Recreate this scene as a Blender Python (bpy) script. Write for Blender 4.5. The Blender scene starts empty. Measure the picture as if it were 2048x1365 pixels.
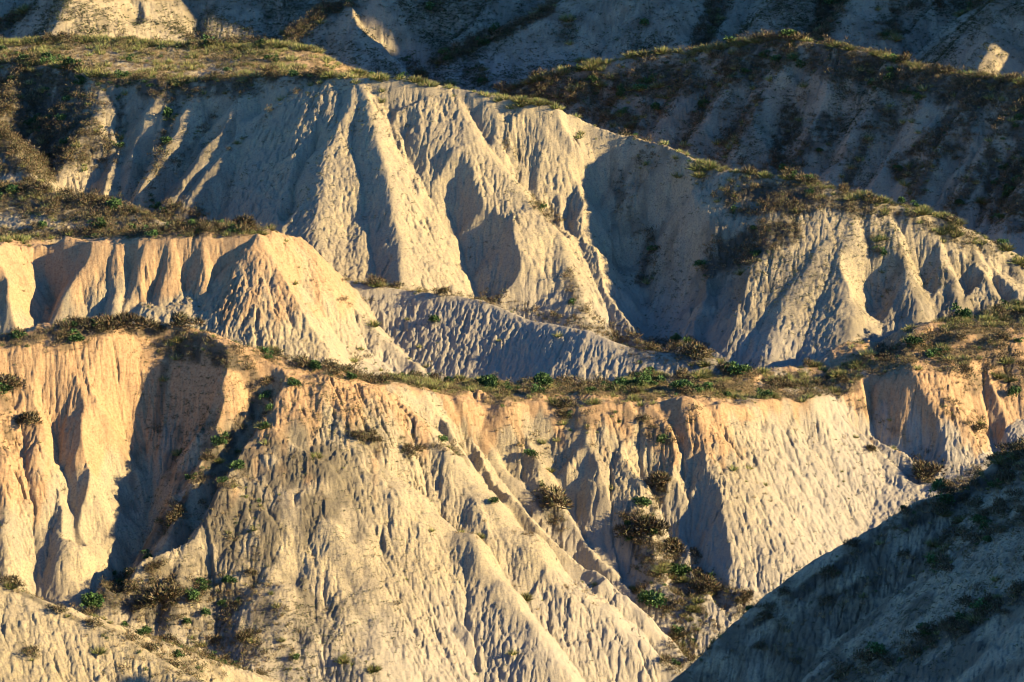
import bpy, math, random
import numpy as np
random.seed(7); rng = np.random.default_rng(7)
Q = 1.0            # terrain resolution factor
f32 = np.float32

# ------------------------------------------------------------------ camera, sky, sun, exposure
scene = bpy.context.scene
CAM_Z, PITCH, FPX = 70.0, math.radians(14.0), 5807.0
cam_data = bpy.data.cameras.new('camera'); cam = bpy.data.objects.new('camera', cam_data)
scene.collection.objects.link(cam); scene.camera = cam
cam.location = (0, 0, CAM_Z); cam.rotation_euler = (math.pi/2 - PITCH, 0, 0)
cam_data.sensor_width = 36; cam_data.lens = 36*FPX/2048
cam_data.clip_start = 1; cam_data.clip_end = 5000

SUN_EL, SUN_AZ = math.radians(19), math.radians(12)     # azimuth: turned from +X towards the viewer
sun_dir = (math.cos(SUN_EL)*math.cos(SUN_AZ), -math.cos(SUN_EL)*math.sin(SUN_AZ), math.sin(SUN_EL))
world = bpy.data.worlds.new('World'); scene.world = world; world.use_nodes = True
nt = world.node_tree
sky = nt.nodes.new('ShaderNodeTexSky'); sky.sky_type = 'NISHITA'; sky.sun_disc = False
sky.sun_elevation = SUN_EL; sky.sun_rotation = math.pi/2 + SUN_AZ
sky.air_density = 1.0; sky.dust_density = 0.0; sky.ozone_density = 10.0
nt.links.new(sky.outputs[0], nt.nodes['Background'].inputs[0]); nt.nodes['Background'].inputs[1].default_value = 0.088
sl = bpy.data.lights.new('sun', 'SUN'); sl.energy = 5.0; sl.angle = math.radians(0.5); sl.color = (1.0, 0.77, 0.43)
so = bpy.data.objects.new('sun', sl); scene.collection.objects.link(so)
from mathutils import Vector, Matrix
so.rotation_euler = Vector(sun_dir).to_track_quat('Z', 'Y').to_euler()
scene.view_settings.view_transform = 'Standard'; scene.view_settings.look = 'None'
scene.cycles.diffuse_bounces = 2; scene.cycles.filter_width = 1.05
scene.view_settings.exposure = 1.72; scene.view_settings.gamma = 1

def pix(px, py, Y):
    cx, cy = px-1024.0, py-682.5
    dy = math.cos(PITCH)*FPX - math.sin(PITCH)*cy
    dz = -math.sin(PITCH)*FPX - math.cos(PITCH)*cy
    t = Y/dy
    return (cx*t, Y, CAM_Z+dz*t)
def project(x, y, z):
    zz = z-CAM_Z
    d = y*math.cos(PITCH)-zz*math.sin(PITCH); u = y*math.sin(PITCH)+zz*math.cos(PITCH)
    return 1024+FPX*x/d, 682.5-FPX*u/d
def grade(P0, px, py, g):
    # follow the pixel's ray to where the line from P0 falls at grade g towards the viewer
    def f(Y): P = pix(px, py, Y); return (P0[2]-P[2]) - g*math.hypot(P[0]-P0[0], P[1]-P0[1])
    lo, hi = P0[1]-80, P0[1]
    if f(hi) <= 0: return pix(px, py, hi)
    for _ in range(40):
        m = (lo+hi)/2
        if f(m) > 0: hi = m
        else: lo = m
    return pix(px, py, (lo+hi)/2)

# ------------------------------------------------------------------ skeleton of crests and spurs
# crests run left to right (sides: back, front); spurs run downhill towards the viewer (sides: right, left)
LINES = []   # (points3d, side_a, side_b, radius, owner, flutes)
HILLS = ['A','B','C','D','E','F','G','H','I','J','K','L']
def side(s): return s if isinstance(s, tuple) else (0.0, s, s)
def crest(own, pts, back, front, r=0.4):
    P = [pix(*p) for p in pts]; LINES.append((P, side(back), side(front), r, HILLS.index(own), 1)); return P
def spur(own, pts, g, right=.6, left=.6, r=0.5):
    P = [pix(*pts[0])]
    for p in pts[1:]:
        P.append(pix(*p) if len(p) == 3 else grade(P[-1], p[0], p[1], g))
    S = 1.15; LINES.append((P, tuple(v*k for v, k in zip(side(right), (1,S,S))), tuple(v*k for v, k in zip(side(left), (1,S,S))), r, HILLS.index(own), 0)); return P

# A : dark foreground slope, lower right
crest('A', [(2700,860,128),(2300,850,142),(2150,868,148),(2048,897,152),(1990,925,151),(1925,983,150.5),(1870,990,150),(1825,1003,150),(1700,1077,149),(1550,1184,148),(1400,1310,147),(1330,1370,146.5),(1180,1500,145)], .72, 1.3, .3)
spur('A', [(2150,900,151),(2048,965),(1900,1040),(1780,1110),(1640,1200),(1480,1290),(1380,1380)], .60, .55, .75)
spur('A', [(2250,1010,148),(2048,1175),(1900,1250),(1760,1335),(1650,1400),(1500,1500)], .60, .5, .8)
spur('A', [(2200,900,150),(2048,1060),(1900,1130),(1720,1230),(1560,1330),(1500,1380)], .62, .5, .8)
spur('A', [(2450,1100,144),(2200,1250),(2048,1330),(1900,1420)], .55, .5, .8)
# B : low ridge, lower left
crest('B', [(-500,960,170),(-200,1090,167),(0,1166,165),(130,1216,165),(240,1272,164.5),(330,1322,164),(420,1372,163.5),(560,1440,163),(700,1530,162)], .9, .62, .35)
spur('B', [(-300,1150,163),(0,1275),(60,1320),(110,1365),(200,1450)], .55, .65, .6)
spur('B', [(130,1216,165),(170,1290),(230,1370),(300,1450)], .75, .5, .5)
# C : big cone in the left foreground
C = [(-700,740,196),(-300,722,200),(-100,702,203),(0,690,205),(100,664,206),(240,652,207.5),(340,668,207.5),(420,690,206),(500,702,206),(560,717,206),(640,738,207),(720,757,208),(800,775,210),(872,779,212)]
crest('C', C, (1.6,.05,.9), (1.5,1.3,1.15), .5)
spur('C', [(-180,720,202),(-150,850),(-120,1000),(-100,1150)], .8, .6, .6)
spur('C', [(-30,712,204),(-20,850),(10,980),(20,1100),(40,1220)], .82, .6, .6)
spur('C', [(62,700,205.5),(58,800),(75,900),(70,1020),(85,1150),(100,1250)], .85, .6, .6)
spur('C', [(140,688,206),(150,780),(165,880),(140,990),(125,1100),(140,1230)], .82, .5, .65)
spur('C', [(440,722,205),(425,800),(385,900),(335,980),(280,1070),(240,1150)], .70, .62, .9)
spur('C', [(548,735,205.6),(510,840),(440,960),(370,1060),(320,1160),(270,1260),(240,1350)], .70, (6,.4,.95), .95)
spur('C', [(580,740,205.7),(580,900),(570,1050),(560,1200),(550,1360),(545,1500)], .74, (5,.33,.9), (5,.33,.9), 2)
spur('C', [(600,745,205.9),(640,900),(680,1040),(740,1200),(800,1360),(870,1520)], .72, (5,.33,.9), (5,.33,.9), 2)
spur('C', [(620,750,206.3),(700,868),(800,955),(930,1072),(1010,1190),(1100,1330),(1200,1480)], .66, .62, (6,.42,.9), .8)
spur('C', [(760,770,208.6),(850,865),(980,1000),(1110,1130),(1240,1240),(1330,1330),(1420,1430)], .64, .6, .5, .8)
spur('C', [(872,781,212),(920,868),(1000,975),(1100,1072),(1200,1157),(1300,1240),(1372,1314),(1450,1400)], .62, .95, .55, .4)
# D : orange edged plateau and its cones
crest('D', [(872,785,212),(960,797,214),(1100,803,215),(1240,803,216),(1330,806,216),(1398,807,216)], (7,.05,.9), (2.0,1.5,1.3), .3)
crest('D', [(1398,807,216),(1500,807,219),(1600,806,222),(1690,797,226)], (7,.05,.9), (.8,1.3,.78), .3)
crest('D', [(1600,806,222),(1690,797,226),(1760,760,229)], (7,.05,.9), 1.2, .3)
crest('D', [(880,776,219),(1000,780,221),(1100,778,223),(1240,768,225),(1330,755,227),(1430,752,227),(1500,746,229),(1650,740,232),(1750,712,232.5),(1800,690,232.5),(1850,661,236),(1950,633,238),(2048,612,240),(2300,590,243),(2700,560,246)], (2,.3,.9), (6,.12,.95), .5)
crest('D', [(1735,740,229.5),(1800,714,230),(1870,692,231.5),(1950,674,233),(2048,657,235),(2300,640,238),(2600,640,240)], (6,.0,.9), (2.2,1.3,1.3), .4)
spur('D', [(985,798,214),(965,850),(1010,930),(1080,1010),(1160,1090),(1230,1160)], .85, .8, .7)
spur('D', [(1060,800,214.6),(1080,880),(1110,960),(1150,1040),(1200,1130)], .95, .7, .7)
spur('D', [(1183,805,215.5),(1165,862),(1178,950),(1205,1050),(1240,1130),(1270,1190)], .80, .62, .8)
spur('D', [(1262,805,216),(1270,870),(1300,950),(1330,1030),(1370,1120),(1400,1200)], 1.0, .8, .7)
spur('D', [(1330,805,216),(1335,870),(1350,950)], 1.1, .8, .8)
spur('D', [(1398,808,216),(1405,880),(1418,960),(1440,1060),(1475,1150),(1520,1250)], .78, .56, .85, .4)
spur('D', [(1705,783,227),(1780,850),(1850,915),(1930,985),(1990,1050)], .62, .7, .55)
spur('D', [(1792,724,229.6),(1810,800),(1850,870),(1900,950),(1950,1040)], .62, .75, .95)
spur('D', [(1880,697,231),(1900,780),(1930,860),(1960,950),(1990,1040)], .66, .8, .9)
spur('D', [(2035,668,234),(2025,760),(2000,850),(1990,950)], .7, .7, 1.0)
spur('D', [(2130,658,235),(2100,760),(2090,860),(2080,960)], .8, .7, 1.0)
# E : grey slope behind the plateau
crest('E', [(540,520,248),(690,560,244),(800,580,243),(960,600,240),(1050,640,237),(1170,662,233),(1250,694,231),(1330,704,230),(1420,716,229),(1450,742,228)], .8, .80, .4)
# F : orange mesa on the left
crest('F', [(-600,520,234),(-200,500,236),(0,490,237),(100,490,239.5),(170,490,238),(290,472,238),(400,464,238),(520,464,238)], (5,.1,.9), (3.6,1.9,1.1), .25)
spur('F', [(520,464,238),(560,500,239),(622,556,239.5),(700,606,239),(780,682,237),(872,770,233)], .60, .85, .62, .3)
spur('F', [(25,495,237),(30,560),(40,620),(35,700)], 1.0, .9, 1.0)
spur('F', [(185,492,238),(150,550),(110,630),(80,700)], .95, .7, 1.0)
for (a, b, c) in ((235,235,220),(300,262,245),(345,335,325),(405,412,420),(470,480,500)):
    spur('F', [(a,474 if a<300 else 466,238),(b,545),(c,660),(c+12,740)], 1.15, (1.2,1.2,.8), (1.2,1.3,.8), .7)
# G, H : mounds on the left edge
crest('G', [(-500,360,262),(-200,370,257),(0,378,254),(130,388,252),(230,411,250),(320,444,247),(430,466,243)], .7, .42, .6)
crest('H', [(-500,100,290),(-100,200,276),(0,268,270),(62,352,264),(90,400,260)], .8, .62, .3)
# I : the central pyramid and its long crest
crest('I', [(-700,160,296),(-200,130,292),(0,124,288),(120,132,285),(200,152,281),(290,157,279),(400,160,277),(520,152,275),(620,151,272),(715,157,269),(800,158,268.5),(900,176,268),(1000,193,267),(1100,209,266),(1180,238,265),(1250,263,264)], .8, 1.5, .3)
crest('I', [(1250,263,264),(1330,291,261),(1400,326,258.5),(1480,343,256.2),(1560,353,254.5)], .85, .86, .5)
crest('I', [(1560,353,254.5),(1660,376,253),(1740,399,252.2),(1830,416,251.6),(1920,451,251),(2000,491,250.5),(2048,521,250),(2300,620,248),(2600,760,246)], .85, .76, .5)
spur('I', [(40,130,287),(20,200),(-30,290),(-60,380)], .6, .6, .7)
spur('I', [(200,155,281),(212,205),(165,262),(105,370),(90,450)], .62, .62, .7)
spur('I', [(330,160,278),(290,240),(240,330),(225,410)], .75, .6, .7)
spur('I', [(410,162,277),(350,260),(300,350),(250,440)], .72, .6, .7)
spur('I', [(520,156,275),(450,240),(370,350),(300,460)], .68, .55, .75)
spur('I', [(655,153,271),(595,182),(500,242),(415,350),(340,450),(300,520)], .62, .5, .7)
spur('I', [(500,242,270.5),(500,330),(490,400),(470,500)], .72, .7, .6)
spur('I', [(712,160,269),(648,310),(575,450),(548,560)], .66, .5, .8)
spur('I', [(717,158,269),(745,262),(772,352),(803,482),(800,560),(790,620)], .56, .52, .72, .3)
spur('I', [(895,178,268),(955,278),(1015,345),(1062,410),(1110,450),(1140,540),(1165,650),(1175,720)], .62, .55, (5,.30,.85), .4)
spur('I', [(985,195,267),(1030,285),(1105,370),(1185,432),(1262,505),(1293,590),(1320,640)], .78, .75, .6, .4)
spur('I', [(1060,205,266.3),(1105,262),(1165,335),(1190,400)], .85, .9, .6)
spur('I', [(1250,265,264),(1225,330),(1220,400),(1260,500),(1300,600)], .8, .5, .55)
spur('I', [(1585,360,254),(1520,450),(1470,530),(1440,610),(1420,700)], .72, .55, .6)
spur('I', [(1690,386,252.6),(1640,480),(1590,570),(1550,660),(1530,760)], .62, .4, .52, .9)
spur('I', [(1702,390,252.5),(1700,480),(1700,580),(1700,700),(1700,780)], .62, .7, .3, 1.2)
spur('I', [(1770,405,251.9),(1800,500),(1830,600),(1850,700)], .68, .6, .5, .8)
spur('I', [(1850,426,251.4),(1895,520),(1925,620),(1950,700)], .68, .6, .5, .8)
spur('I', [(1935,460,250.9),(1990,560),(2020,640)], .66, .6, .5, .8)
spur('I', [(2015,502,250.3),(2060,590),(2090,660)], .66, .6, .5, .8)
# J : gentle mesa behind on the left
crest('J', [(-600,70,306),(-200,80,305),(0,86,303),(200,80,302),(330,88,300),(500,96,298),(560,90,297),(620,98,296),(690,137,293),(740,165,289)], .8, (17,.13,1.0), .5)
# K : dark ridge on the right
crest('K', [(800,260,326),(1000,187,322),(1100,152,321),(1200,128,320),(1300,108,319),(1400,101,317),(1480,88,315),(1560,76,312),(1640,86,308),(1750,108,303),(1850,141,298),(1950,151,294),(2048,161,290),(2400,190,278),(2900,230,262)], .85, 1.3, .5)
for k, px in enumerate((1080,1190,1290,1400,1500,1600,1690,1790,1880,1970,2060,2160)):
    j = (k*37 % 23)-11
    py = np.interp(px, [1000,1200,1400,1560,1750,1850,2048,2400],[187,128,101,76,108,141,161,190])
    Y = np.interp(px, [1000,1200,1400,1560,1750,1850,2048,2400],[322,320,317,312,303,298,290,278])
    spur('K', [(px,float(py)+4,float(Y)),(px-45+j,float(py)+90),(px-110,float(py)+190+j),(px-165+j,float(py)+300),(px-200,float(py)+380)], .74, .55, .85)
# L : far slopes running out of the top of the view
def wcrest(own, P, back, front, r=.5): LINES.append((P, side(back), side(front), r, HILLS.index(own), 1))
wcrest('L', [(-260,380,38),(-120,400,36),(-60,408,40),(0,412,42),(60,406,46),(120,396,50),(200,380,54),(320,350,50)], .6, .62, 1)
spur('L', [(240,-330,398),(170,-120),(135,0),(95,80),(60,160)], .6, .5, .8)
spur('L', [(560,-300,400),(420,-120),(330,0),(240,140)], .62, .5, .75)
spur('L', [(960,-330,400),(780,-110),(650,15),(575,75),(520,150)], .58, .5, .85)
spur('L', [(780,-110,378),(735,0),(715,60),(705,130)], .62, .7, .6)
spur('L', [(1080,-320,402),(1000,-120),(930,0),(900,120)], .62, .5, .7)
spur('L', [(1500,-330,396),(1280,-90),(1090,22),(960,95),(860,140),(800,180)], .5, .6, .8)
spur('L', [(1720,-330,390),(1600,-70),(1535,20),(1490,90)], .58, .5, .85)
spur('L', [(1900,-300,382),(1760,-80),(1700,10),(1620,100)], .6, .5, .8)
spur('L', [(2250,-330,366),(2080,-80),(1985,3),(1985,70),(1950,160)], .58, .55, .85)
spur('L', [(2080,-80,352),(2120,0),(2200,90)], .5, .7, .7)
spur('L', [(2600,-300,350),(2450,-60),(2350,60)], .6, .6, .9)
# unseen hills added outside the frame to shade it from the right

# beyond the right edge of the view, heights set by where shadow should fall
wcrest('A', [(46,96,37),(54,112,39),(58,124,39),(60,132,34)], 1.5, 1.0, 1)  # added shadow caster that keeps slope A dark
wcrest('L', [(92,318,22),(95,334,28),(95.3,336,66),(95.6,338.5,66),(96,339.5,36),(96,344.5,36),(97,347,74),(100,360,72),(104,385,70),(110,420,60)], 4.0, 4.0, .5)  # added shadow wall, notched to leave sun patches on L

# ------------------------------------------------------------------ grid, polar round the viewpoint so detail thins with distance
def axis(parts):
    out = []
    for a, b, s in parts: out.append(np.arange(a, b, s))
    return np.concatenate(out)
du = 0.00034/Q; dv = 0.00055/Q
ucol = axis([(-.60,-.28,du*14),(-.28,-.205,du*5),(-.205,.205,du),(.205,.30,du*4),(.30,.62,du*14)])
vrow = axis([(math.log(60),math.log(118),dv*24),(math.log(118),math.log(136),dv*3),(math.log(136),math.log(330),dv),(math.log(330),math.log(392),dv*1.3),(math.log(392),math.log(430),dv*4),(math.log(430),math.log(900),dv*30)])
if len(ucol)%2 == 0: ucol = ucol[:-1]
if len(vrow)%2 == 0: vrow = vrow[:-1]
Yr = np.exp(vrow)
X = (ucol[None,:]*Yr[:,None]).astype(f32); Y = np.repeat(Yr[:,None], len(ucol), 1).astype(f32)
NR, NC = X.shape
print('grid', NR, NC, NR*NC)

TAB = rng.random((256,256)).astype(f32)*2-1
def vn(x, y, seed=0):
    xi = np.floor(x); yi = np.floor(y); fx = (x-xi).astype(f32); fy = (y-yi).astype(f32)
    xi = (xi.astype(np.int32)+seed*37) & 255; yi = (yi.astype(np.int32)+seed*91) & 255
    fx = fx*fx*(3-2*fx); fy = fy*fy*(3-2*fy); x1 = (xi+1)&255; y1 = (yi+1)&255
    a = TAB[yi,xi]; b = TAB[yi,x1]; c = TAB[y1,xi]; d = TAB[y1,x1]
    return (a+(b-a)*fx)*(1-fy)+(c+(d-c)*fx)*fy
def sstep(a, b, x): t = np.clip((x-a)/(b-a), 0, 1); return t*t*(3-2*t)
def fbm(x, y, o=4, seed=0, gain=.5):
    s = 0; a = 1; t = 0
    for k in range(o):
        s = s+a*vn(x*(2**k)+k*17.3, y*(2**k)+k*5.1, seed+k); t += a; a *= gain
    return s/t

def tents(X, Y):
    warpx = .38*fbm(X/7, Y/7, 2, 1)+.14*fbm(X/1.6, Y/1.6, 2, 5); warpy = .38*fbm(X/7, Y/7, 2, 2)+.14*fbm(X/1.6, Y/1.6, 2, 6)
    xw = X+warpx; yw = Y+warpy
    H = np.interp(Y, [100,180,200,208,225,300,400,900], [-12,-9,-4,0,7,10,14,40]).astype(f32)+.5*fbm(X/9, Y/9, 3, 3)
    own = np.full(H.shape, -1, np.int16); D = np.full(H.shape, 9., f32); CR = np.zeros(H.shape, f32)
    yy = Y[:,0]; dirs = []
    for (P, sa, sb, r, oi, kind) in LINES:
        P = np.array(P); zmax = P[:,2].max(); smin = min(sa[2], sb[2]); R = (zmax+2)/smin+max(sa[0], sb[0])
        r0 = np.searchsorted(yy, P[:,1].min()-R); r1 = np.searchsorted(yy, P[:,1].max()+R)
        if r1 <= r0: continue
        us = X[r1-1]/yy[r1-1]
        xs = np.array([P[:,0].min()-R, P[:,0].max()+R]); ylo, yhi = yy[r0], yy[r1-1]
        umin = min(xs[0]/ylo, xs[0]/yhi); umax = max(xs[1]/ylo, xs[1]/yhi)
        c0 = np.searchsorted(us, umin); c1 = np.searchsorted(us, umax)
        if c1 <= c0: continue
        sub = np.s_[r0:r1, c0:c1]; x = xw[sub]; y = yw[sub]
        best = np.full(x.shape, -99., f32); bd = np.full(x.shape, 99., f32)
        for a, b in zip(P[:-1], P[1:]):
            ex, ey = b[0]-a[0], b[1]-a[1]; L2 = ex*ex+ey*ey+1e-9
            qx = x-f32(a[0]); qy = y-f32(a[1])
            tr = (qx*f32(ex)+qy*f32(ey))/f32(L2); t = np.clip(tr, 0, 1); Ls = math.sqrt(L2); g = (a[2]-b[2])/Ls
            over = np.maximum(tr-1, 0)*f32(Ls) if g > .15 else np.zeros_like(tr)
            te = t+over/f32(Ls); rx = qx-te*f32(ex); ry = qy-te*f32(ey); d = np.sqrt(rx*rx+ry*ry+f32(r*r))-f32(r)
            if sa == sb:
                prof = np.minimum(d, sa[0])*sa[1]+np.maximum(d-sa[0], 0)*sa[2]
            else:
                # blend the two sides a little so that the cap at the end of a line has no step
                pa = np.minimum(d, sa[0])*sa[1]+np.maximum(d-sa[0], 0)*sa[2]
                pb = np.minimum(d, sb[0])*sb[1]+np.maximum(d-sb[0], 0)*sb[2]
                sgn = (f32(ex)*ry-f32(ey)*rx)/(math.sqrt(L2)*(np.sqrt(rx*rx+ry*ry)+1e-4))
                crossq = (f32(ex)*qy-f32(ey)*qx)/(math.sqrt(L2)*(np.sqrt(qx*qx+qy*qy)+1e-4))
                m = np.clip(.5+.5*np.where((t<=0)|(t>=1), sgn, np.sign(crossq)), 0, 1)
                prof = pb+(pa-pb)*m
            h = f32(a[2])+t*f32(b[2]-a[2])-prof-over*f32(max(1.15*g, .8))
            k = h > best
            best[k] = h[k]; bd[k] = d[k]
        Hs = H[sub]; k = best > Hs
        Hs[k] = best[k]; own[sub][k] = oi; D[sub][k] = bd[k]; CR[sub][k] = kind
    return H, own, D, CR

X2, Y2 = X[::2,::2], Y[::2,::2]
H2, own2, D2, CR2 = tents(X2, Y2)

# ------------------------------------------------------------------ running water: flow accumulation carved into the slopes
def blur(a, n=1):
    for _ in range(n):
        a = a.copy(); a[1:-1] = (a[:-2]+2*a[1:-1]+a[2:])*.25; a[:,1:-1] = (a[:,:-2]+2*a[:,1:-1]+a[:,2:])*.25
    return a
def flow(X, Y, H, n, seed, jit, streaks=0):
    rg = np.random.default_rng(seed); R, Cc = H.shape
    best = np.zeros(H.shape, f32); rec = np.arange(R*Cc, dtype=np.int64).reshape(R, Cc)
    idx = rec.copy()
    for dr in (-1,0,1):
        for dc in (-1,0,1):
            if dr == 0 and dc == 0: continue
            a = np.s_[max(0,-dr):R-max(0,dr), max(0,-dc):Cc-max(0,dc)]; b = np.s_[max(0,dr):R-max(0,-dr), max(0,dc):Cc-max(0,-dc)]
            dist = np.sqrt((X[b]-X[a])**2+(Y[b]-Y[a])**2)
            s = (H[a]-H[b])/dist*(1+jit*(rg.random(dist.shape, dtype=f32)-.5))
            k = s > best[a]
            best[a] = np.where(k, s, best[a]); rec[a] = np.where(k, idx[b], rec[a])
    if streaks:      # noise smeared down the fall line: fine straight rills
        N0 = blur(rg.random((R, Cc), dtype=f32)-.5, 1).ravel(); rr = rec.ravel(); k = np.arange(R*Cc); acc = N0.copy(); wsum = 1.
        for q in range(streaks): k = rr[k]; acc += N0[k]
        return (acc/acc.std()).reshape(R, Cc)
    rec = rec.ravel(); A = np.ones(R*Cc); self_ = rec == np.arange(R*Cc)
    w = (~self_).astype(float)
    base = np.ones(R*Cc)
    for _ in range(n):
        A = base+np.bincount(rec, A*w, R*Cc)
    return A.reshape(R, Cc).astype(f32), best

def hit(px, py):
    # first point where the sight line through a pixel of the photograph meets the terrain
    t = np.linspace(125, 400, 1500); a = pix(px, py, 1.0); k = (a[2]-CAM_Z)
    x = a[0]*t; z = CAM_Z+k*t; ii = np.interp(np.log(t), vrow[::2], np.arange(len(vrow[::2]))).astype(int); jj = int(np.argmin(abs(ucol[::2]-a[0])))
    h = H2[ii,jj]; n = int(np.argmax(h > z)); return (x[n], t[n], h[n])
VAL = [([(345,690),(330,760),(308,870),(288,970),(255,1080),(225,1165)],[.4,2.0,3.2,3.6,2.8,1.2],1.05),
 ([(545,735),(515,790),(465,865),(420,940),(350,1050),(245,1165)],[.5,1.6,2.0,2.2,2.0,1.0],1.3),
 ([(92,725),(112,860),(140,970),(165,1080)],[.2,.9,1.2,.8],1.1),
 ([(740,180),(800,262),(850,350),(905,440),(940,520),(968,592)],[.1,.6,1.3,2.0,2.0,1.6],.9),
 ([(1000,280),(1060,360),(1110,425),(1140,470)],[.2,.8,1.0,.5],1.0),
 ([(1172,245),(1190,330),(1225,420),(1262,505),(1292,590)],[.3,1.0,1.3,1.3,1.0],.9),
 ([(1243,290),(1215,380),(1255,475),(1295,590),(1330,680)],[.4,2.4,3.6,3.4,1.8],.85),
 ([(1505,430),(1430,560),(1397,690)],[.3,1.2,1.4],.8),
 ([(1730,460),(1755,590),(1772,705)],[.3,1.6,1.6],.9),([(1805,440),(1855,540),(1880,640)],[.3,1.1,1.1],1.0),([(1895,480),(1935,560),(1952,630)],[.3,1.0,1.0],1.0),([(1965,500),(2020,600)],[.3,.8],1.0),
 ([(650,180),(612,300),(565,420),(556,452)],[.1,.7,1.1,1.0],1.0),
 ([(238,215),(245,300),(230,385)],[.2,1.0,1.3],.9),([(345,200),(295,310),(248,400)],[.2,.9,1.2],.9),([(480,180),(400,290),(300,420)],[.2,.8,1.2],.9),
 ([(912,790),(950,880),(1000,978),(1090,1072),(1190,1160)],[.4,1.4,1.6,1.6,1.2],1.1),
 ([(1110,850),(1115,930),(1150,1030),(1215,1110),(1262,1180)],[.2,.9,1.2,1.2,.8],1.0),
 ([(1280,820),(1300,940),(1335,1050),(1380,1170)],[.5,1.6,2.2,1.6],1.0),([(1345,850),(1365,960),(1380,1080),(1440,1200)],[.3,.8,1.0,1.0],1.1),
 ([(1680,800),(1740,860),(1850,950),(1900,990)],[.3,1.0,1.2,1.0],1.0),([(1745,770),(1765,850),(1850,920)],[1.2,1.3,.9],1.3),([(1975,740),(1985,850),(2000,900)],[.3,1.6,1.6],1.1),
 ([(100,510),(97,570),(62,650)],[.8,1.8,1.5],1.2),
 ([(700,10),(770,80),(838,150)],[.3,1.5,1.5],.9),([(250,-40),(275,40),(285,85)],[.3,1.2,1.2],.9),([(1480,-40),(1440,20),(1400,90)],[.3,1.6,1.6],.9),([(1640,-40),(1650,30),(1620,90)],[.3,1.5,1.5],.9),([(1880,-10),(1800,50),(1740,110)],[.3,1.8,1.8],.9),
 ([(1000,-30),(930,40),(880,90)],[.3,1.3,1.3],.9),([(1270,10),(1220,70),(1180,120)],[.3,1.3,1.3],.9),([(430,-40),(400,20),(390,70)],[.3,1.2,1.2],.9),([(560,-30),(540,30),(545,70)],[.3,1.2,1.2],.9),
 ([(1500,170),(1450,270),(1390,340)],[.3,1.5,1.6],.9),([(1590,180),(1560,270),(1555,340)],[.3,1.8,1.8],.9),([(1720,190),(1660,280),(1620,350)],[.3,1.4,1.4],.9),([(1870,230),(1800,340),(1760,400)],[.3,1.8,1.8],.9),([(1960,220),(1900,330),(1850,400)],[.3,1.4,1.5],.9),([(2040,240),(1990,350),(1920,450)],[.3,1.8,2.0],.9),([(1340,180),(1250,260),(1210,300)],[.3,1.5,1.5],.9),([(1200,180),(1130,230)],[.3,1.2],.9)]
for path, deps, sv in VAL:
    P = [hit(*p) for p in path]
    z = [p[2]-d for p, d in zip(P, deps)]
    for i in range(len(z)-1):
        if z[i+1] > z[i]: z[i+1] = z[i]-.1
    best = None
    for i in range(len(P)-1):
        a, b = P[i], P[i+1]
        if abs(a[1]-b[1]) > 20: continue
        R = 9.0; r0 = np.searchsorted(Yr[::2], min(a[1],b[1])-R); r1 = np.searchsorted(Yr[::2], max(a[1],b[1])+R)
        ex, ey = b[0]-a[0], b[1]-a[1]; L2_ = ex*ex+ey*ey+1e-6
        x = X2[r0:r1]+.9*fbm(X2[r0:r1]/3, Y2[r0:r1]/3, 3, 43); y = Y2[r0:r1]+.5*fbm(X2[r0:r1]/3, Y2[r0:r1]/3, 2, 44)
        t = np.clip(((x-a[0])*ex+(y-a[1])*ey)/L2_, 0, 1); d = np.sqrt((x-a[0]-t*ex)**2+(y-a[1]-t*ey)**2+.02)
        v = (z[i]+t*(z[i+1]-z[i])+sv*d+.13*np.maximum(d-1.6, 0)**2).astype(f32)
        h_ = H2[r0:r1]; k = (v < h_) & (h_-v < 6.5) & (d < R)
        h_[k] = v[k]
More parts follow.
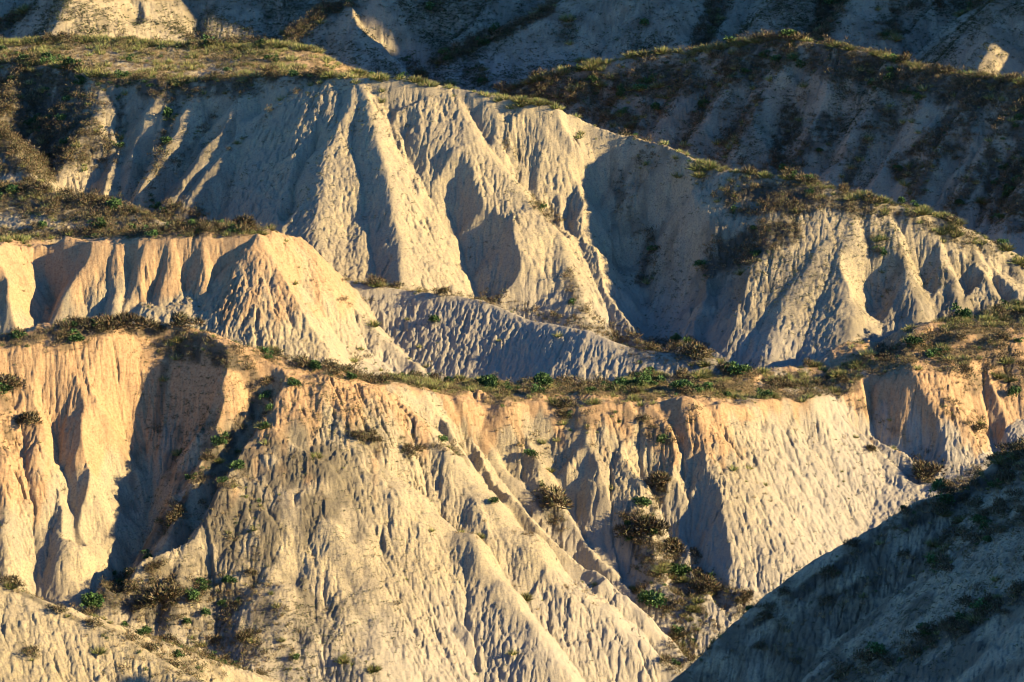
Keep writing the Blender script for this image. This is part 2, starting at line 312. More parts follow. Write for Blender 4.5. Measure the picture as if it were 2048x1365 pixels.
GUL = [([(740,190),(800,262)],.3),([(1000,285),(1060,360),(1110,425),(1135,462)],.6),
 ([(1170,245),(1190,330),(1225,420),(1262,505),(1292,590)],.6),([(1250,300),(1215,380),(1250,470),(1295,590),(1330,680)],1.0),
 ([(690,330),(700,430),(680,540)],.6),([(655,180),(620,300),(570,420)],.6),([(240,230),(245,300),(230,385)],.6),([(330,200),(290,320),(245,400)],.5),
 ([(1505,440),(1430,560),(1397,690)],.7),([(1740,470),(1755,600),(1770,705)],.8),([(1810,440),(1865,560),(1880,640)],.6),([(1900,480),(1945,570),(1950,630)],.6),([(1690,430),(1720,560),(1750,700)],.5),
 ([(105,760),(120,900),(150,1000),(170,1080)],.7),([(330,730),(305,880),(287,970),(225,1160)],1.0),([(225,760),(240,850),(235,950)],.4),([(525,770),(470,860),(385,1000),(240,1170)],1.2),
 ([(45,900),(35,1000),(50,1120)],.4),([(510,1050),(512,1180),(505,1365)],.8),([(575,1000),(578,1150),(590,1300)],.5),([(620,950),(635,1100),(640,1200)],.4),([(680,1000),(700,1130),(760,1330)],.45),
 ([(890,930),(960,1020),(1060,1150)],.35),([(840,860),(930,960),(1010,1060)],.25),([(1110,900),(1130,1000),(1200,1100),(1262,1180)],.5),
 ([(920,790),(955,880),(1000,975),(1090,1070)],.6),([(1280,830),(1300,940),(1340,1050),(1390,1170)],.7),([(1345,870),(1370,960),(1380,1080),(1440,1200)],.7),
 ([(1440,815),(1490,900),(1560,990),(1640,1080)],.35),([(1500,815),(1570,905),(1640,990),(1700,1060)],.4),([(1560,815),(1620,880),(1690,960),(1750,1020)],.4),([(1620,815),(1700,890),(1780,970)],.3),([(1530,812),(1600,900),(1680,1000)],.2),
 ([(1680,800),(1740,860),(1850,950),(1900,990)],.6),([(1740,790),(1760,850),(1850,920)],.6),([(1840,790),(1860,880),(1900,950)],.5),([(1975,760),(1985,850),(2000,900)],.5),
 ([(250,500),(262,560),(260,640)],.5),([(305,485),(318,560),(345,650)],.5),([(375,480),(380,560),(410,660)],.4),([(440,480),(455,560),(470,650)],.4),([(100,520),(95,570),(60,650)],.8),([(330,485),(335,540),(342,600)],.5),([(400,480),(408,540),(420,600)],.4),([(490,475),(500,530),(530,620)],.4),([(540,510),(548,560),(600,660)],.5),
 ([(640,570),(720,660),(800,740)],.3),([(560,520),(640,620),(740,720)],.2),
 ([(760,60),(800,110),(838,150)],.8),([(240,0),(270,60),(285,85)],.5),([(1500,20),(1540,75)],.5)]
for path, dep in GUL:
    P = [hit(*p) for p in path]; n = len(P)
    for i in range(n-1):
        a, b = P[i], P[i+1]
        if abs(a[1]-b[1]) > 14: continue
        da = dep*(0.15 if i == 0 else 1); db = dep
        ex, ey = b[0]-a[0], b[1]-a[1]; L2_ = ex*ex+ey*ey+1e-6; R = 4.5
        r0 = np.searchsorted(Yr[::2], min(a[1],b[1])-R); r1 = np.searchsorted(Yr[::2], max(a[1],b[1])+R)
        x = X2[r0:r1]+1.3*fbm(X2[r0:r1]/2.2, Y2[r0:r1]/2.2, 3, 41); y = Y2[r0:r1]+.5*fbm(X2[r0:r1]/2.5, Y2[r0:r1]/2.5, 2, 42)
        t = np.clip(((x-a[0])*ex+(y-a[1])*ey)/L2_, 0, 1); d = np.hypot(x-a[0]-t*ex, y-a[1]-t*ey)
        w = 2.6*dep**.5
        H2[r0:r1] -= ((da+t*(db-da))*np.clip(1-d/w, 0, 1)**1.4*.5).astype(f32)*(1.0 if n < 3 or i in (0,n-2) else .8)

rough2 = .55+.9*sstep(-.35, .45, fbm(X2/7, Y2/7, 2, 14))
H2 = H2+np.isin(own2, [2,3,5])*(.6*fbm(X2/2.2, Y2/2.2, 2, 15)+.5*fbm(X2/6, Y2/6, 2, 16))*np.clip(1.6-D2/2, 0, 1)
n2 = rough2*.09*fbm(X2/1.3, Y2/1.3, 3, 11)+.10*fbm(X2/.42, Y2/.55, 2, 12)
flat2 = np.clip((D2-.1)/.8, .35, 1)
H2 = H2+n2*flat2
for it in range(3):
    if it == 0:
        wx = X2+.8*fbm(X2/3, Y2/3, 2, 51); e = 1-np.abs(vn(wx/.42, Y2/4, 52)); e2 = 1-np.abs(vn((wx+1.2*fbm(X2/2, Y2/4, 2, 54))/.9, Y2/5, 53))
        H2 = H2-(.05*e**4+.03*e2**5)*sstep(7, 1.5, D2)*sstep(.5, 1.8, D2)*sstep(.35, .7, flow(X2, Y2, H2, 1, 5, 0)[1])
    A, S = flow(X2, Y2, H2, int(110*Q), 100+it, .25)
    A = A/Q**2*1.0
    c = np.log1p(np.minimum(A, 220)/12)
    H2 = H2-(.5*c+.5*blur(c, 1))*.022*rough2*np.clip(S*2-.5, 0, 1)*np.clip(D2/.7, .3, 1)
    if it < 2: H2 = .85*H2+.15*blur(H2)
def up(a):
    R, Cc = a.shape; o = np.empty((R*2-1, Cc*2-1), f32); o[::2,::2] = a
    o[1::2,::2] = .5*(a[:-1]+a[1:]); o[:,1::2] = .5*(o[:,:-2:2]+o[:,2::2]); return o
H = up(H2); D = up(D2); CR = up(CR2); own = np.repeat(np.repeat(own2, 2, 0), 2, 1)[:NR,:NC]
amp = np.clip(D/.6, .55, 1)
rock = sstep(.2, .6, flow(X, Y, H, 1, 6, 0)[1])*up(rough2); wv = .3*fbm(X/.8, Y/.8, 2, 23)
ck = (1-np.abs(vn((X+wv)/.38, (Y+wv)/.75, 24)))**7+.7*(1-np.abs(vn((X-wv)/.23, (Y+wv)/.4, 25)))**6
Hs = blur(H, 5)
l1 = flow(X, Y, Hs, 1, 301, .9, 22); l2 = flow(X, Y, Hs, 1, 302, .9, 12)
patch = sstep(-.3, .4, fbm(X/4, Y/4, 3, 26))
H -= rock*amp*(.19*sstep(1.0, 2.0, l1)+.11*sstep(.8, 2.0, l2)*(.3+.9*patch))
H += (.06*fbm(X/.36, Y/.36, 2, 21)+.075*fbm(X/.17, Y/.17, 2, 22)-.09*ck*rock)*amp
A, S = flow(X, Y, H, int(90*Q), 200, .3)
c = np.log1p(np.minimum(A/Q**2, 300)/8)
H -= c*.026*np.clip(S*2-.5, 0, 1)*np.clip(D/1.0, .2, 1)
print('terrain done')

# ------------------------------------------------------------------ height lookup and ray casting on the terrain
def hidx(x, y):
    v = np.interp(np.log(y), vrow, np.arange(NR)); u = np.interp(np.asarray(x)/y, ucol, np.arange(NC))
    return u, v
def hgt(x, y):
    u, v = hidx(x, y); i = np.clip(v.astype(int), 0, NR-2); j = np.clip(u.astype(int), 0, NC-2); fu = u-j; fv = v-i
    return (H[i,j]*(1-fu)+H[i,j+1]*fu)*(1-fv)+(H[i+1,j]*(1-fu)+H[i+1,j+1]*fu)*fv

# ------------------------------------------------------------------ materials
def newmat(name, rough=.95):
    m = bpy.data.materials.new(name); m.use_nodes = True; b = m.node_tree.nodes['Principled BSDF']
    b.inputs['Roughness'].default_value = rough; b.inputs['Specular IOR Level'].default_value = .08
    return m, m.node_tree, b
m_clay, nt, bs = newmat('eroded_clay')
N = nt.nodes.new; Lk = nt.links.new
at = N('ShaderNodeAttribute'); at.attribute_name = 'tint'; sep = N('ShaderNodeSeparateColor'); Lk(at.outputs['Color'], sep.inputs[0])
geo = N('ShaderNodeNewGeometry')
def noise(scale, detail=4, rough=.6):
    n = N('ShaderNodeTexNoise'); n.inputs['Scale'].default_value = scale; n.inputs['Detail'].default_value = detail; n.inputs['Roughness'].default_value = rough
    Lk(geo.outputs['Position'], n.inputs['Vector']); return n
def mix(fac, a, b):
    m = N('ShaderNodeMix'); m.data_type = 'RGBA'
    if isinstance(fac, float): m.inputs[0].default_value = fac
    else: Lk(fac, m.inputs[0])
    for k, v in ((6,a),(7,b)):
        if isinstance(v, tuple): m.inputs[k].default_value = v+(1,)
        else: Lk(v, m.inputs[k])
    return m.outputs[2]
def ramp(src, a, b):
    r = N('ShaderNodeMapRange'); r.inputs[1].default_value = a; r.inputs[2].default_value = b; Lk(src, r.inputs[0]); return r.outputs[0]
n1 = noise(.35, 5); n2_ = noise(3.5, 4); n3 = noise(14, 3)
clay = mix(ramp(n1.outputs[0], .38, .62), (.31,.257,.162), (.39,.32,.182))
clay = mix(ramp(n2_.outputs[0], .35, .75), clay, (.26,.22,.155))
ng = noise(7, 6, .75); clay = mix(ramp(ng.outputs[0], .50, .66), clay, (.17,.14,.10))
nl = noise(12, 5, .7); clay = mix(ramp(nl.outputs[0], .56, .75), clay, (.46,.40,.27))
ora = mix(ramp(n2_.outputs[0], .35, .7), (.40,.265,.14), (.31,.19,.095))
ora = mix(ramp(ng.outputs[0], .52, .72), ora, (.19,.105,.055))
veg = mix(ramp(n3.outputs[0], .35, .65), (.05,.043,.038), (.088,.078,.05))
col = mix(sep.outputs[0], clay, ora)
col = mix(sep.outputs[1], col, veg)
col = mix(at.outputs['Alpha'], col, mix(ramp(n3.outputs[0], .35, .65), (.22,.165,.085), (.15,.13,.06)))
col = mix(sep.outputs[2], col, (.32,.295,.25))
Lk(col, bs.inputs['Base Color'])
bump = N('ShaderNodeBump'); bump.inputs['Strength'].default_value = 1.0; bump.inputs['Distance'].default_value = .09
Lk(noise(11, 6, .75).outputs[0], bump.inputs['Height']); Lk(bump.outputs[0], bs.inputs['Normal'])

# tint channels: R orange earth, G ground litter / plant cover and painted shade on A, B grey marl
zc = H
R_ = np.zeros_like(H); G_ = np.zeros_like(H); B_ = np.zeros_like(H)
nz = fbm(X/2.2, Y/2.2, 3, 31); nz2 = fbm(X/.9, Y/.9, 3, 32)
def setown(names): return np.isin(own, [HILLS.index(n) for n in names])
streak = fbm(X/.9, Y/5, 3, 35)
R_ += setown('C')*sstep(10.5, 13.5, zc+2.4*nz+3.5*streak+1.5*nz2+.12*(-X-15))*.9*sstep(2, -8, X+3*nz)
R_ = np.maximum(R_, setown('D')*sstep(8.6, 10.6, zc+2.0*nz+3*streak+1.3*nz2+.3*np.clip(X-24, 0, 20))*.9)
R_ = np.maximum(R_, setown('F')*sstep(13, 17, zc+2*nz+3.5*streak+1.5*nz2)*.8)
R_ = np.maximum(R_, setown('J')*sstep(-30, -18, X)*.8)
B_ = np.maximum(B_, setown('E')*.35)

# plant cover: capsules along the slopes (from, to, half width in photo pixels, density)
VEG = [(20,150,60,300,80,1),(120,170,150,290,60,.9),(200,165,640,160,14,.9),(290,185,500,178,24,.85),(345,220,300,400,14,.7),(430,230,320,380,10,.5),(240,200,235,330,8,.6),(620,165,440,320,5,.4),(60,310,70,360,28,.8),
 (1260,275,1640,372,12,.5),(1480,400,1610,400,40,.95),(1450,520,1570,460,36,1),(1420,545,1445,500,20,1),(1610,385,1720,420,26,.75),(1330,330,1500,380,20,.4),(1230,370,1290,500,18,.6),(1300,500,1290,565,16,.85),(1750,480,1760,600,16,.5),(1760,420,1990,510,14,.6),(1300,300,1250,420,16,.35),(1020,285,1035,315,14,.6),(1070,408,1112,445,14,.6),(1140,560,1165,640,16,.5),
 (1560,105,1400,160,40,.9),(1250,160,1200,300,16,.7),(1420,200,1330,330,14,.7),(1520,200,1420,340,14,.7),(1650,240,1580,350,16,.8),(1760,220,1690,380,14,.8),(1900,240,1830,400,16,.8),(1990,300,1900,440,14,.8),(1380,130,1300,190,30,.6),(1800,200,1760,260,30,.7),(1030,192,1500,150,34,.85),(1650,125,1900,180,40,.9),(1900,180,2048,205,45,1),(1480,170,1440,330,22,.5),(1575,230,1560,330,20,.8),(1700,200,1640,300,22,.6),(1860,290,1800,345,26,.8),(1950,190,1900,300,30,.8),(2030,200,1995,420,40,.8),(1330,200,1250,280,26,.5),(1150,185,1250,260,34,.7),(1610,190,1580,280,14,.6),(2035,380,2035,440,34,.9),(1720,330,1690,420,12,.5),(1500,260,1440,350,10,.4),
 (700,5,575,75,12,.9),(1100,20,870,135,13,1),(1150,40,1130,80,16,.5),(1440,10,1400,90,20,.7),(1660,20,1640,70,24,.8),(1800,20,1750,110,28,.6),(1900,10,1960,10,20,.6),(60,20,0,60,14,.7),(820,130,845,160,12,.8),(870,20,880,30,14,.7),(960,150,965,160,18,.6),(640,30,600,80,26,.5),(1270,60,1240,120,20,.4),
 (0,90,520,90,9,.55),(420,105,530,130,34,.45),(240,105,380,115,14,.3),(0,400,380,445,30,.9),(130,440,300,455,10,.7),(0,472,500,464,12,.9),
 (960,602,1170,660,8,.8),(1150,655,1450,742,20,.8),(1280,702,1400,702,24,.9),(690,563,950,598,5,.5),(600,540,860,760,5,.3),(870,755,1000,768,10,.5),
 (880,778,1100,782,9,.6),(1060,770,1700,772,22,.75),(1700,745,2048,632,20,.85),(1960,690,2048,760,44,.8),(1860,700,1950,770,28,.7),(1900,810,1960,860,20,.5),(1000,820,1100,900,38,.35),(1240,835,1330,880,24,.6),(1085,1000,1115,1050,20,.95),(1318,960,1322,1005,16,.9),(1270,1060,1380,1200,42,.95),(1300,1060,1310,1180,34,.9),(1390,1160,1480,1220,24,.8),(1400,1235,1350,1330,26,.85),(1300,1200,1420,1260,20,.8),(1700,805,1930,960,10,.5),(1835,935,1860,965,13,.9),(1120,825,1180,850,20,.5),(1380,830,1360,870,16,.5),
 (330,702,480,735,20,.95),(500,760,530,820,20,.8),(520,800,420,940,16,.95),(420,940,330,1060,10,1),(330,740,310,900,12,.6),(0,770,25,900,16,.6),(230,1185,330,1235,34,1),(300,1190,450,1200,40,.8),(400,1240,510,1340,46,.7),(330,1050,480,960,30,.5),(300,1290,420,1350,40,.6),(560,1240,600,1340,24,.45),(510,1060,515,1365,10,.6),(440,900,500,1150,40,.35),(700,855,760,900,18,.5),(640,745,880,772,9,.7),(800,885,920,910,10,.5),(0,690,240,657,15,.9),(240,657,420,690,14,.8),(420,695,640,740,10,.7),(170,690,90,700,14,.7),
 (0,1170,420,1367,6,.6),(190,1240,230,1330,30,.3),(40,1290,70,1320,8,.6),
 (2048,905,1850,1000,14,.9),(2048,930,1800,1060,20,.95),(1800,1060,1500,1255,15,.95),(1500,1255,1380,1330,12,.7),(2048,1020,1850,1115,20,.8),(1850,1115,1660,1210,18,.8),(1660,1210,1440,1340,12,.6),(2048,1185,1850,1290,14,.95),(1850,1290,1680,1365,12,.9),(1540,1290,1590,1320,26,.8),(1950,1180,2048,1120,10,.4)]
VM = np.zeros_like(H)
for (x0,y0,x1,y1,w,st) in VEG:
    n = max(1, int(math.hypot(x1-x0, y1-y0)/45)); P = [hit(x0+(x1-x0)*k/n, y0+(y1-y0)*k/n) for k in range(n+1)]
    for a, b in zip(P[:-1], P[1:]):
        if abs(a[1]-b[1]) > 12 and w < 60: b = a
        wm = w*(a[1]+b[1])/2/5807; R = wm*2+2
        dep = wm*2.5+3
        r0 = np.searchsorted(Yr, min(a[1],b[1])-dep); r1 = np.searchsorted(Yr, max(a[1],b[1])+dep)
        u0 = (min(a[0],b[0])-2*wm)/a[1]-.012; u1 = (max(a[0],b[0])+2*wm)/a[1]+.012; c0 = np.searchsorted(ucol, u0); c1 = np.searchsorted(ucol, u1)
        if r1 <= r0 or c1 <= c0: continue
        s_ = np.s_[r0:r1, c0:c1]; x = X[s_]; q = H[s_]*.97+Y[s_]*.24
        ax, aq, bx, bq = a[0], a[2]*.97+a[1]*.24, b[0], b[2]*.97+b[1]*.24
        ex, eq = bx-ax, bq-aq; t = np.clip(((x-ax)*ex+(q-aq)*eq)/(ex*ex+eq*eq+1e-6), 0, 1)
        d = np.hypot(x-ax-t*ex, q-aq-t*eq)/wm
        VM[s_] = np.maximum(VM[s_], st*sstep(1.5, .6, d+.55*nz2[s_]))
veg_patch = sstep(-.15, .45, nz2+.9*(VM-.5))
G_ = np.clip(VM*veg_patch, 0, .92)
litter_shade = setown('A')*.72+setown('L')*.4+setown('K')*.35+setown('I')*.48*(X>9)+setown('I')*.35*(X<-26)+setown('C')*.72*sstep(-7, -14, X)*sstep(-31, -26, X)*sstep(15, 12, H)+setown('D')*.15+setown('B')*.2  # litter per hill; A's share also paints its shaded slope darker
G_ = np.maximum(G_, litter_shade*sstep(-.25, .45, fbm(X/1.3, Y/1.3, 4, 36)+.6*fbm(X/6, Y/6, 2, 37)))
strip = np.clip(1.2-D/.7, 0, 1)*setown('IKCJFG')*np.clip(S < .55, 0, 1)
Ss = blur(S, 5); T_ = (.8*setown('D')+.45*setown('J'))*sstep(.8, .5, Ss)*sstep(-.5, .15, nz+nz2*.6)*((VM > .15)|setown('J'))
# grey marl towards the feet of the hills
base = np.interp(Y, [100,205,225,300,400,900], [-4,0,7,10,14,40])
B_ = np.maximum(B_, .5*sstep(6, .5, H-base+1.2*nz))
B_ *= 1-R_
# ------------------------------------------------------------------ terrain meshes, one per hill
def grid_mesh(name, mask, extra):
    q = mask[:-1,:-1]
    ii, jj = np.nonzero(q); a = ii*NC+jj
    quads = np.stack([a, a+1, a+NC+1, a+NC], 1).astype(np.int64)
    used, inv = np.unique(quads.ravel(), return_inverse=True)
    co = np.stack([X.ravel()[used], Y.ravel()[used], H.ravel()[used]], 1).astype(f32)
    me = bpy.data.meshes.new(name); me.vertices.add(len(co)); me.vertices.foreach_set('co', co.ravel())
    me.loops.add(len(inv)); me.loops.foreach_set('vertex_index', inv.astype(np.int32))
    me.polygons.add(len(quads)); me.polygons.foreach_set('loop_start', np.arange(0, len(inv), 4, dtype=np.int32))
    me.polygons.foreach_set('use_smooth', np.ones(len(quads), bool))
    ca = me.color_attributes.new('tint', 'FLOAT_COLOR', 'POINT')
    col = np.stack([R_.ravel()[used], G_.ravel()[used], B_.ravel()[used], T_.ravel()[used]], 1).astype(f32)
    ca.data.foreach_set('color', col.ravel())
    me.update(calc_edges=True); me.materials.append(m_clay)
    o = bpy.data.objects.new(name, me); scene.collection.objects.link(o)
    o['kind'] = 'structure'; o['label'] = extra
    return o
G_ = np.maximum(G_, .0)
HL = {'A':'dark shaded clay slope filling the lower right corner','B':'low gravelly clay ridge across the lower left corner','C':'large pale cone shaped badland hill with orange crest in the left foreground',
 'D':'grass topped plateau edged by orange clay cones at the middle right','E':'grey rilled clay slope in the centre behind the plateau','F':'orange fluted clay mesa at the middle left',
 'G':'low scrubby mound at the left edge behind the orange mesa','H':'small sunlit clay spur at the left edge','I':'central pale pyramid shaped badland hill with long descending crest',
 'J':'gentle grassy mesa behind the central hill at upper left','K':'dark shaded badland ridge at the upper right','L':'far shaded badland slopes along the top edge'}
for k, n in enumerate(HILLS):
    m = own == k
    if m.any(): grid_mesh('hill', m, HL[n])
grid_mesh('valley_floor', own == -1, 'low ground in the gullies between the hills')

# ------------------------------------------------------------------ plants
m_leaf, nt, bs = newmat('plant', .8)
at = nt.nodes.new('ShaderNodeAttribute'); at.attribute_name = 'leaf'
oi = nt.nodes.new('ShaderNodeObjectInfo'); mr = nt.nodes.new('ShaderNodeMapRange'); mr.inputs[3].default_value = .75; mr.inputs[4].default_value = 1.3
nt.links.new(oi.outputs['Random'], mr.inputs[0]); vm = nt.nodes.new('ShaderNodeVectorMath'); vm.operation = 'SCALE'
nt.links.new(at.outputs['Color'], vm.inputs[0]); nt.links.new(mr.outputs[0], vm.inputs['Scale']); nt.links.new(vm.outputs[0], bs.inputs['Base Color'])

def blades(n, kind, rg):
    """triangles (n,3,3) and colours (n,3) of one plant of unit radius standing on z = 0"""
    az = rg.random(n)*2*np.pi
    if kind == 'tussock':        # arching grass blades from one root, seed stalks above
        el = np.radians(rg.uniform(18, 88, n)); L = rg.uniform(.65, 1.15, n)
        root = np.stack([np.cos(az)*rg.random(n)*.35, np.sin(az)*rg.random(n)*.35, -.1*np.ones(n)], 1)
        d = np.stack([np.cos(az)*np.cos(el), np.sin(az)*np.cos(el), np.sin(el)], 1)
        tip = root+d*L[:,None]; tip[:,2] *= .8
        w = .05; pal = np.array([(.24,.20,.085),(.15,.17,.055),(.10,.13,.04),(.28,.23,.12),(.17,.20,.06)])
    elif kind == 'straw':
        el = np.radians(rg.uniform(35, 90, n)); L = rg.uniform(.6, 1.3, n)
        root = np.stack([np.cos(az)*rg.random(n)*.5, np.sin(az)*rg.random(n)*.5, -.1*np.ones(n)], 1)
        d = np.stack([np.cos(az)*np.cos(el), np.sin(az)*np.cos(el), np.sin(el)], 1); tip = root+d*L[:,None]; tip[:,2] *= .8
        w = .05; pal = np.array([(.34,.25,.13),(.27,.19,.11),(.24,.19,.13),(.30,.24,.10)])
    else:                        # bushes: leafy or twiggy shards spread through a lumpy dome
        lob = rg.normal(size=(5,3))*.33; lob[:,2] = abs(lob[:,2])+.2
        c = lob[rg.integers(0, 5, n)]; v = rg.normal(size=(n,3)); v /= np.linalg.norm(v, axis=1)[:,None]
        v[:,2] = np.where(v[:,2] < -.2, -v[:,2], v[:,2]); rad = rg.random(n)**.4*.55
        root = c+v*rad[:,None]; root[:,2] = np.maximum(root[:,2], -.05)
        d = v+rg.normal(size=(n,3))*.5; d[:,2] += .5; d /= np.linalg.norm(d, axis=1)[:,None]
        tip = root+d*(.30 if kind == 'dry' else .22)*rg.uniform(.6, 1.3, n)[:,None]
        w = {'dry': .05, 'green': .11, 'cushion': .24}[kind]
        pal = {'dry': np.array([(.075,.06,.035),(.11,.09,.05),(.055,.048,.028),(.15,.125,.08),(.065,.07,.03),(.10,.10,.045),(.13,.085,.045),(.10,.065,.035)]),
               'green': np.array([(.045,.09,.03),(.06,.12,.035),(.035,.07,.025),(.085,.13,.05)]),
               'cushion': np.array([(.035,.045,.02),(.06,.06,.03),(.03,.035,.02),(.07,.09,.03)])}[kind]
    side_ = np.cross(tip-root, rg.normal(size=(n,3))); side_ /= np.linalg.norm(side_, axis=1)[:,None]+1e-6
    tri = np.stack([root-side_*w, root+side_*w, tip], 1)
    return tri.astype(f32), (pal[rg.integers(0, len(pal), n)]*rg.uniform(.75, 1.25, (n,1))).astype(f32)
def tri_mesh(name, tri, colr):
    n = len(tri); me = bpy.data.meshes.new(name); me.vertices.add(n*3); me.vertices.foreach_set('co', tri.ravel().astype(f32))
    me.loops.add(n*3); me.loops.foreach_set('vertex_index', np.arange(n*3, dtype=np.int32))
    me.polygons.add(n); me.polygons.foreach_set('loop_start', np.arange(0, n*3, 3, dtype=np.int32))
    ca = me.color_attributes.new('leaf', 'FLOAT_COLOR', 'POINT'); c4 = np.ones((n*3,4), f32); c4[:,:3] = np.repeat(colr, 3, 0)
    ca.data.foreach_set('color', c4.ravel()); me.update(calc_edges=True); me.materials.append(m_leaf); return me

# where plants can be seen: highest sight line so far along every spoke of the grid
ang = (H-CAM_Z)/Y; vis = ang >= np.maximum.accumulate(ang, 0)-.002
PX, PY = project(X, Y, H)
inview = vis & (PX > -30) & (PX < 2078) & (PY > -25) & (PY < 1400)
du_c = np.gradient(ucol)[None,:]; dv_c = np.gradient(vrow)[:,None]; area = (Y*Y*du_c*dv_c)
cell = inview*area
def sample(weight, n, seed):
    w = (weight*cell).ravel(); cs = np.cumsum(w); rg = np.random.default_rng(seed)
    k = np.unique(np.searchsorted(cs, rg.random(n)*cs[-1])); rg.shuffle(k); return k[k < w.size]
crestness = np.clip(1.3-D/1.1, 0, 1)*np.clip(1.3-S, 0, 1)*CR
plateau = np.clip(1-np.abs(S)/.5, 0, 1)
clump = sstep(-.1, .35, fbm(X/3.2, Y/3.2, 3, 61))
top = np.clip(plateau*setown('DJFGCE')+crestness*setown('KIJ'), 0, 1)*(1-.85*setown('B'))
lowg = setown('A')
KINDS = {
 'tussock': (VM*.4*clump+top*.9*clump+1.0*clump*T_+crestness*setown('IKJ')*1.2, 4200, (.18,.85), 'grass_tussock', 'grass tussock', 'pale green grass tussock'),
 'dry':     (VM**2*(1-.85*(T_ > .3))+top*.12*clump, 11000, (.14,.72), 'dry_bush', 'bush', 'brown dry bush'),
 'green':   (VM**2*.5*sstep(.05,.4,fbm(X/5, Y/5, 2, 71))+top*.08+.15*VM*(Y<215), 900, (.16,.75), 'green_bush', 'bush', 'green leafy bush')}
HN = {'A':'shaded lower right slope','B':'low lower left ridge','C':'big foreground cone hill','D':'orange edged plateau','E':'grey middle slope','F':'orange fluted mesa','G':'scrubby left mound','H':'small left spur','I':'central pyramid hill','J':'upper left mesa','K':'dark upper right ridge','L':'far top slopes'}
ORD = ['first','second','third','fourth','fifth','sixth','seventh','eighth','ninth','tenth','eleventh','twelfth','thirteenth','fourteenth','fifteenth','sixteenth','seventeenth','eighteenth','nineteenth','twentieth']
def ordinal(k): return ORD[k] if k < 20 else ['twenty','thirty','forty','fifty','sixty','seventy','eighty','ninety','hundred','hundred and ten'][min(9,(k+1)//10-2)]+(('-'+ORD[(k+1)%10-1]) if (k+1)%10 else 'th')
Xf, Yf, Hf, of = X.ravel(), Y.ravel(), H.ravel(), own.ravel(); PXf, PYf = PX.ravel(), PY.ravel()
stuff_tri, stuff_col = {}, {}
def place_many(idx, size, kind, nb, nvar, rg, zs=1.0, sq=1.0):
    tr, cl = [], []
    var = [blades(nb, kind, rg) for _ in range(nvar)]; pick = rg.integers(0, nvar, len(idx)); rot = rg.random(len(idx))*2*np.pi
    for v in range(nvar):
        m = pick == v; k = idx[m]
        if not len(k): continue
        t, c = var[v]; s_ = size[m][:,None,None,None]; cr, sr = np.cos(rot[m])[:,None,None], np.sin(rot[m])[:,None,None]
        tx = t[None,:,:,0]*cr-t[None,:,:,1]*sr; ty = t[None,:,:,0]*sr+t[None,:,:,1]*cr; tz = np.broadcast_to(t[None,:,:,2]*sq, tx.shape)
        P = np.stack([tx, ty, tz], -1)*s_+np.stack([Xf[k], Yf[k], Hf[k]], 1)[:,None,None,:]
        tone = rg.uniform(.75, 1.3, (len(k),1,1)).astype(f32)
        tr.append(P.reshape(-1,3,3).astype(f32)); cl.append((np.broadcast_to(c[None], (len(k),)+c.shape)*tone).reshape(-1,3))
    return np.concatenate(tr), np.concatenate(cl)
for ki, (kind, (wgt, n, (s0, s1), name, cat, desc)) in enumerate(KINDS.items()):
    rg = np.random.default_rng(500+ki); k = sample(wgt, n, 300+ki)
    size = s0+(s1-s0)*rg.random(len(k))**2.6; size *= np.interp(Yf[k], [150,215,300,360], [.8,.95,1.1,1.5])*np.where(crestness.ravel()[k] > .5, 1.25, 1)
    order = np.argsort(-size/Yf[k]); big = order[:280]; rest = order[280:]
    var = [tri_mesh(name, *blades(300, kind, rg)) for _ in range(5)]
    # split every hill's plants into short rows and count along each row from the left
    cells = {}
    for q in big:
        h = HILLS[of[k[q]]] if of[k[q]] >= 0 else 'D'
        cells.setdefault(h, []).append(q)
    for h, qs in cells.items():
        qs.sort(key=lambda q: PXf[k[q]])
        for j, q in enumerate(qs):
            o = bpy.data.objects.new(name, var[j % 5]); scene.collection.objects.link(o)
            i_ = k[q]; s_ = float(size[q]); o.location = (float(Xf[i_]), float(Yf[i_]), float(Hf[i_])-.03)
            o.rotation_euler = (0, 0, float(rg.random()*6.28)); o.scale = (s_*float(rg.uniform(.9,1.25)), s_, s_*float(rg.uniform(.75,1.05)))
            o['label'] = '%s on the %s, %s from the left' % (desc, HN[h], ordinal(j)); o['category'] = cat
            o['group'] = '%ss on the %s' % (name.replace('_', ' '), HN[h]) if not name.endswith('bush') else '%ses on the %s' % (name.replace('_', ' '), HN[h])
    if len(rest):
        t, c = place_many(k[rest], size[rest], kind, 90, 6, rg)
        o = bpy.data.objects.new({'tussock':'grass_clumps','dry':'scrub','green':'green_scrub'}[kind], tri_mesh(name+'_cover', t, c)); scene.collection.objects.link(o)
        o['kind'] = 'stuff'; o['label'] = {'tussock':'smaller grass clumps scattered over the hill tops','dry':'low brown scrub covering the shaded slopes','green':'small green scrub between the dry bushes'}[kind]
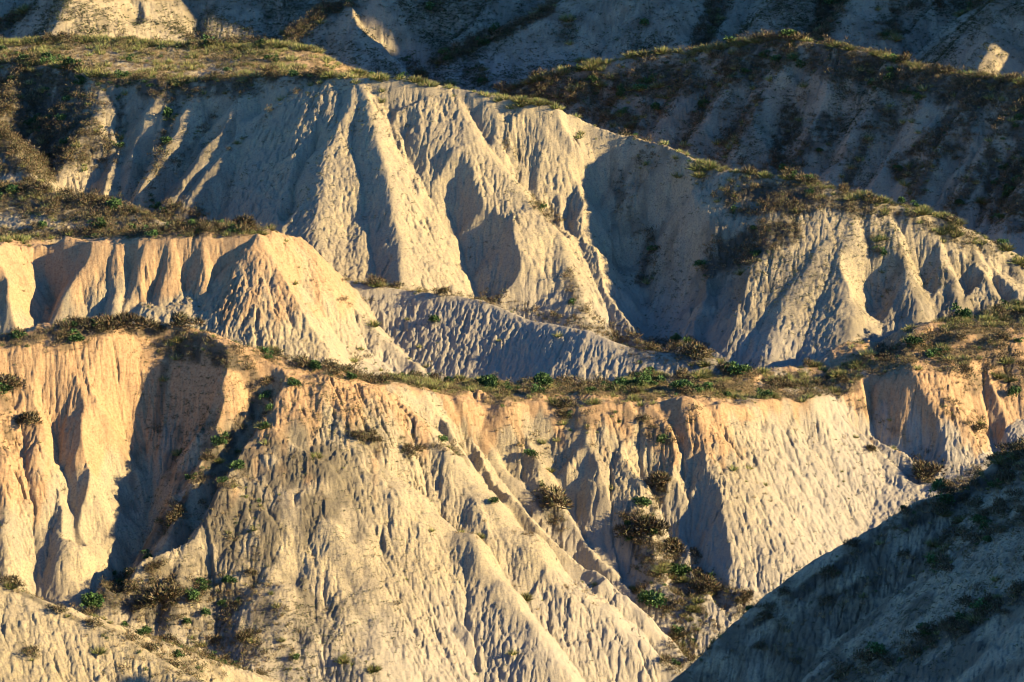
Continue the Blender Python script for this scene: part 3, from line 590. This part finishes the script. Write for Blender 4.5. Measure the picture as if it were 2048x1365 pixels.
# single bushes that stand out in the photograph
NOTE = [(1365,782,1.0,'green','round dark green bush alone in the straw grass of the plateau'),(1390,712,1.5,'dry','large brown and green bush at the end of the grey slope crest'),
 (1470,752,1.2,'green','tall loose green bush at the back of the plateau grass'),(500,462,1.2,'dry','brown bush on the right end of the orange mesa rim'),(392,466,1.1,'tussock','grass tuft hanging over the orange mesa rim'),
 (250,662,1.5,'dry','widest brown bush on the near hill crest left of the bare patch'),(370,660,1.2,'dry','grey brown bush on the near hill crest right of the bare patch'),(545,705,1.1,'tussock','green tussock on the near hill crest'),
 (630,738,.8,'green','bright green bush on the near hill rim'),(585,775,.6,'green','bright green bush just under the near hill rim'),(722,882,.9,'dry','grey dry bush high on the cone slope'),(822,915,.8,'dry','round grey bush on the cone slope, right of the other'),
 (527,860,.5,'green','small green bush beside the dark gully of the near hill'),(20,790,1.4,'dry','dark grey bush at the left edge under the orange rim'),(60,860,1.2,'dry','brown bush low on the orange face at the left edge'),
 (310,1220,1.7,'dry','large dark bush at the foot of the near gully'),(345,1205,1.1,'dry','rust brown bush beside the large dark bush in the near gully'),(455,1170,.6,'green','bright green bush on the slope above the near gully'),
 (190,1215,1.1,'green','dark green bush low in the near left gully'),(1100,1025,1.7,'dry','big rust brown bush in the narrow orange gully'),(1320,975,1.3,'dry','round rust bush high in the shrubby gully'),(1285,1080,1.8,'dry','largest rust brown bush in the shrubby gully'),
 (1345,1110,1.3,'dry','brown bush right of the largest one in the shrubby gully'),(1355,1160,1.2,'green','bluish green bush in the shrubby gully'),(1305,1210,1.3,'green','green bush at the bottom of the shrubby gully'),(1415,1185,1.2,'dry','rust brown bush at the foot of the pale cone'),
 (1485,1212,1.0,'dry','brown bush against the edge of the dark slope'),(1848,955,1.5,'dry','golden brown bush at the foot of the right cliffs'),(1740,905,.7,'dry','small dry bush on the diagonal rib'),(980,775,1.1,'green','green bush at the left end of the plateau'),
 (1085,775,1.3,'green','olive green bush at the foot of the grey slope'),(1260,258,1.0,'tussock','grass tussock on the notch of the central crest'),(900,170,1.4,'tussock','largest straw tussock on the central crest'),(840,155,1.2,'tussock','pale upright tussock on the central crest'),
 (1165,125,1.3,'tussock','tall pale tussock on the dark ridge skyline'),(1590,78,1.2,'dry','brown bush on the highest point of the dark ridge'),(1075,195,1.0,'tussock','grass tussock where the dark ridge meets the central crest'),(1210,240,.9,'dry','brown bush behind the central crest')]
rg = np.random.default_rng(77)
for (px, py, s_, kind, lab) in NOTE:
    x, y, z = hit(px, py)
    nm = {'tussock':'grass_tussock','dry':'dry_bush','green':'green_bush'}[kind]
    o = bpy.data.objects.new(nm, tri_mesh(nm, *blades(700 if kind != 'tussock' else 420, kind, rg))); scene.collection.objects.link(o)
    o.location = (float(x), float(y), float(z)-.05); o.rotation_euler = (0,0,float(rg.random()*6.28)); k_ = s_*.85; o.scale = (k_*1.1, k_, k_*.85)
    o['label'] = lab; o['category'] = 'grass tussock' if kind == 'tussock' else 'bush'
# countless small cushions on the clay and fine straw on the flat tops
rg = np.random.default_rng(900)
spk = sstep(.0, .5, fbm(X/6, Y/6, 3, 81))
wg = (.10+.9*spk)*(setown('KL')*1.8+setown('A')*1.2+setown('I')*(.35+.9*(X>12))+setown('C')*(.25+2.2*sstep(-4, -14, X)*sstep(-31, -26, X))+setown('DB')*.3+setown('FE')*.08)*sstep(.3, .6, S)+.8*VM
k = sample(wg, 64000, 901); t, c = place_many(k, (.08+.2*rg.random(len(k))**2)*np.interp(Yf[k], [150,240,300,360], [.8,1,1.5,2.2]), 'cushion', 12, 8, rg, sq=.8)
o = bpy.data.objects.new('cushion_plants', tri_mesh('cushion_plants', t, c)); scene.collection.objects.link(o); o['kind'] = 'stuff'; o['label'] = 'tiny dark cushion plants dotted over the clay'
k = sample(top*(.3+.7*clump)+VM*.4+1.5*T_, 24000, 902); t, c = place_many(k, rg.uniform(.12, .34, len(k)), 'straw', 22, 8, rg)
o = bpy.data.objects.new('dry_grass', tri_mesh('dry_grass', t, c)); scene.collection.objects.link(o); o['kind'] = 'stuff'; o['label'] = 'fine straw coloured grass along crests and plateau'
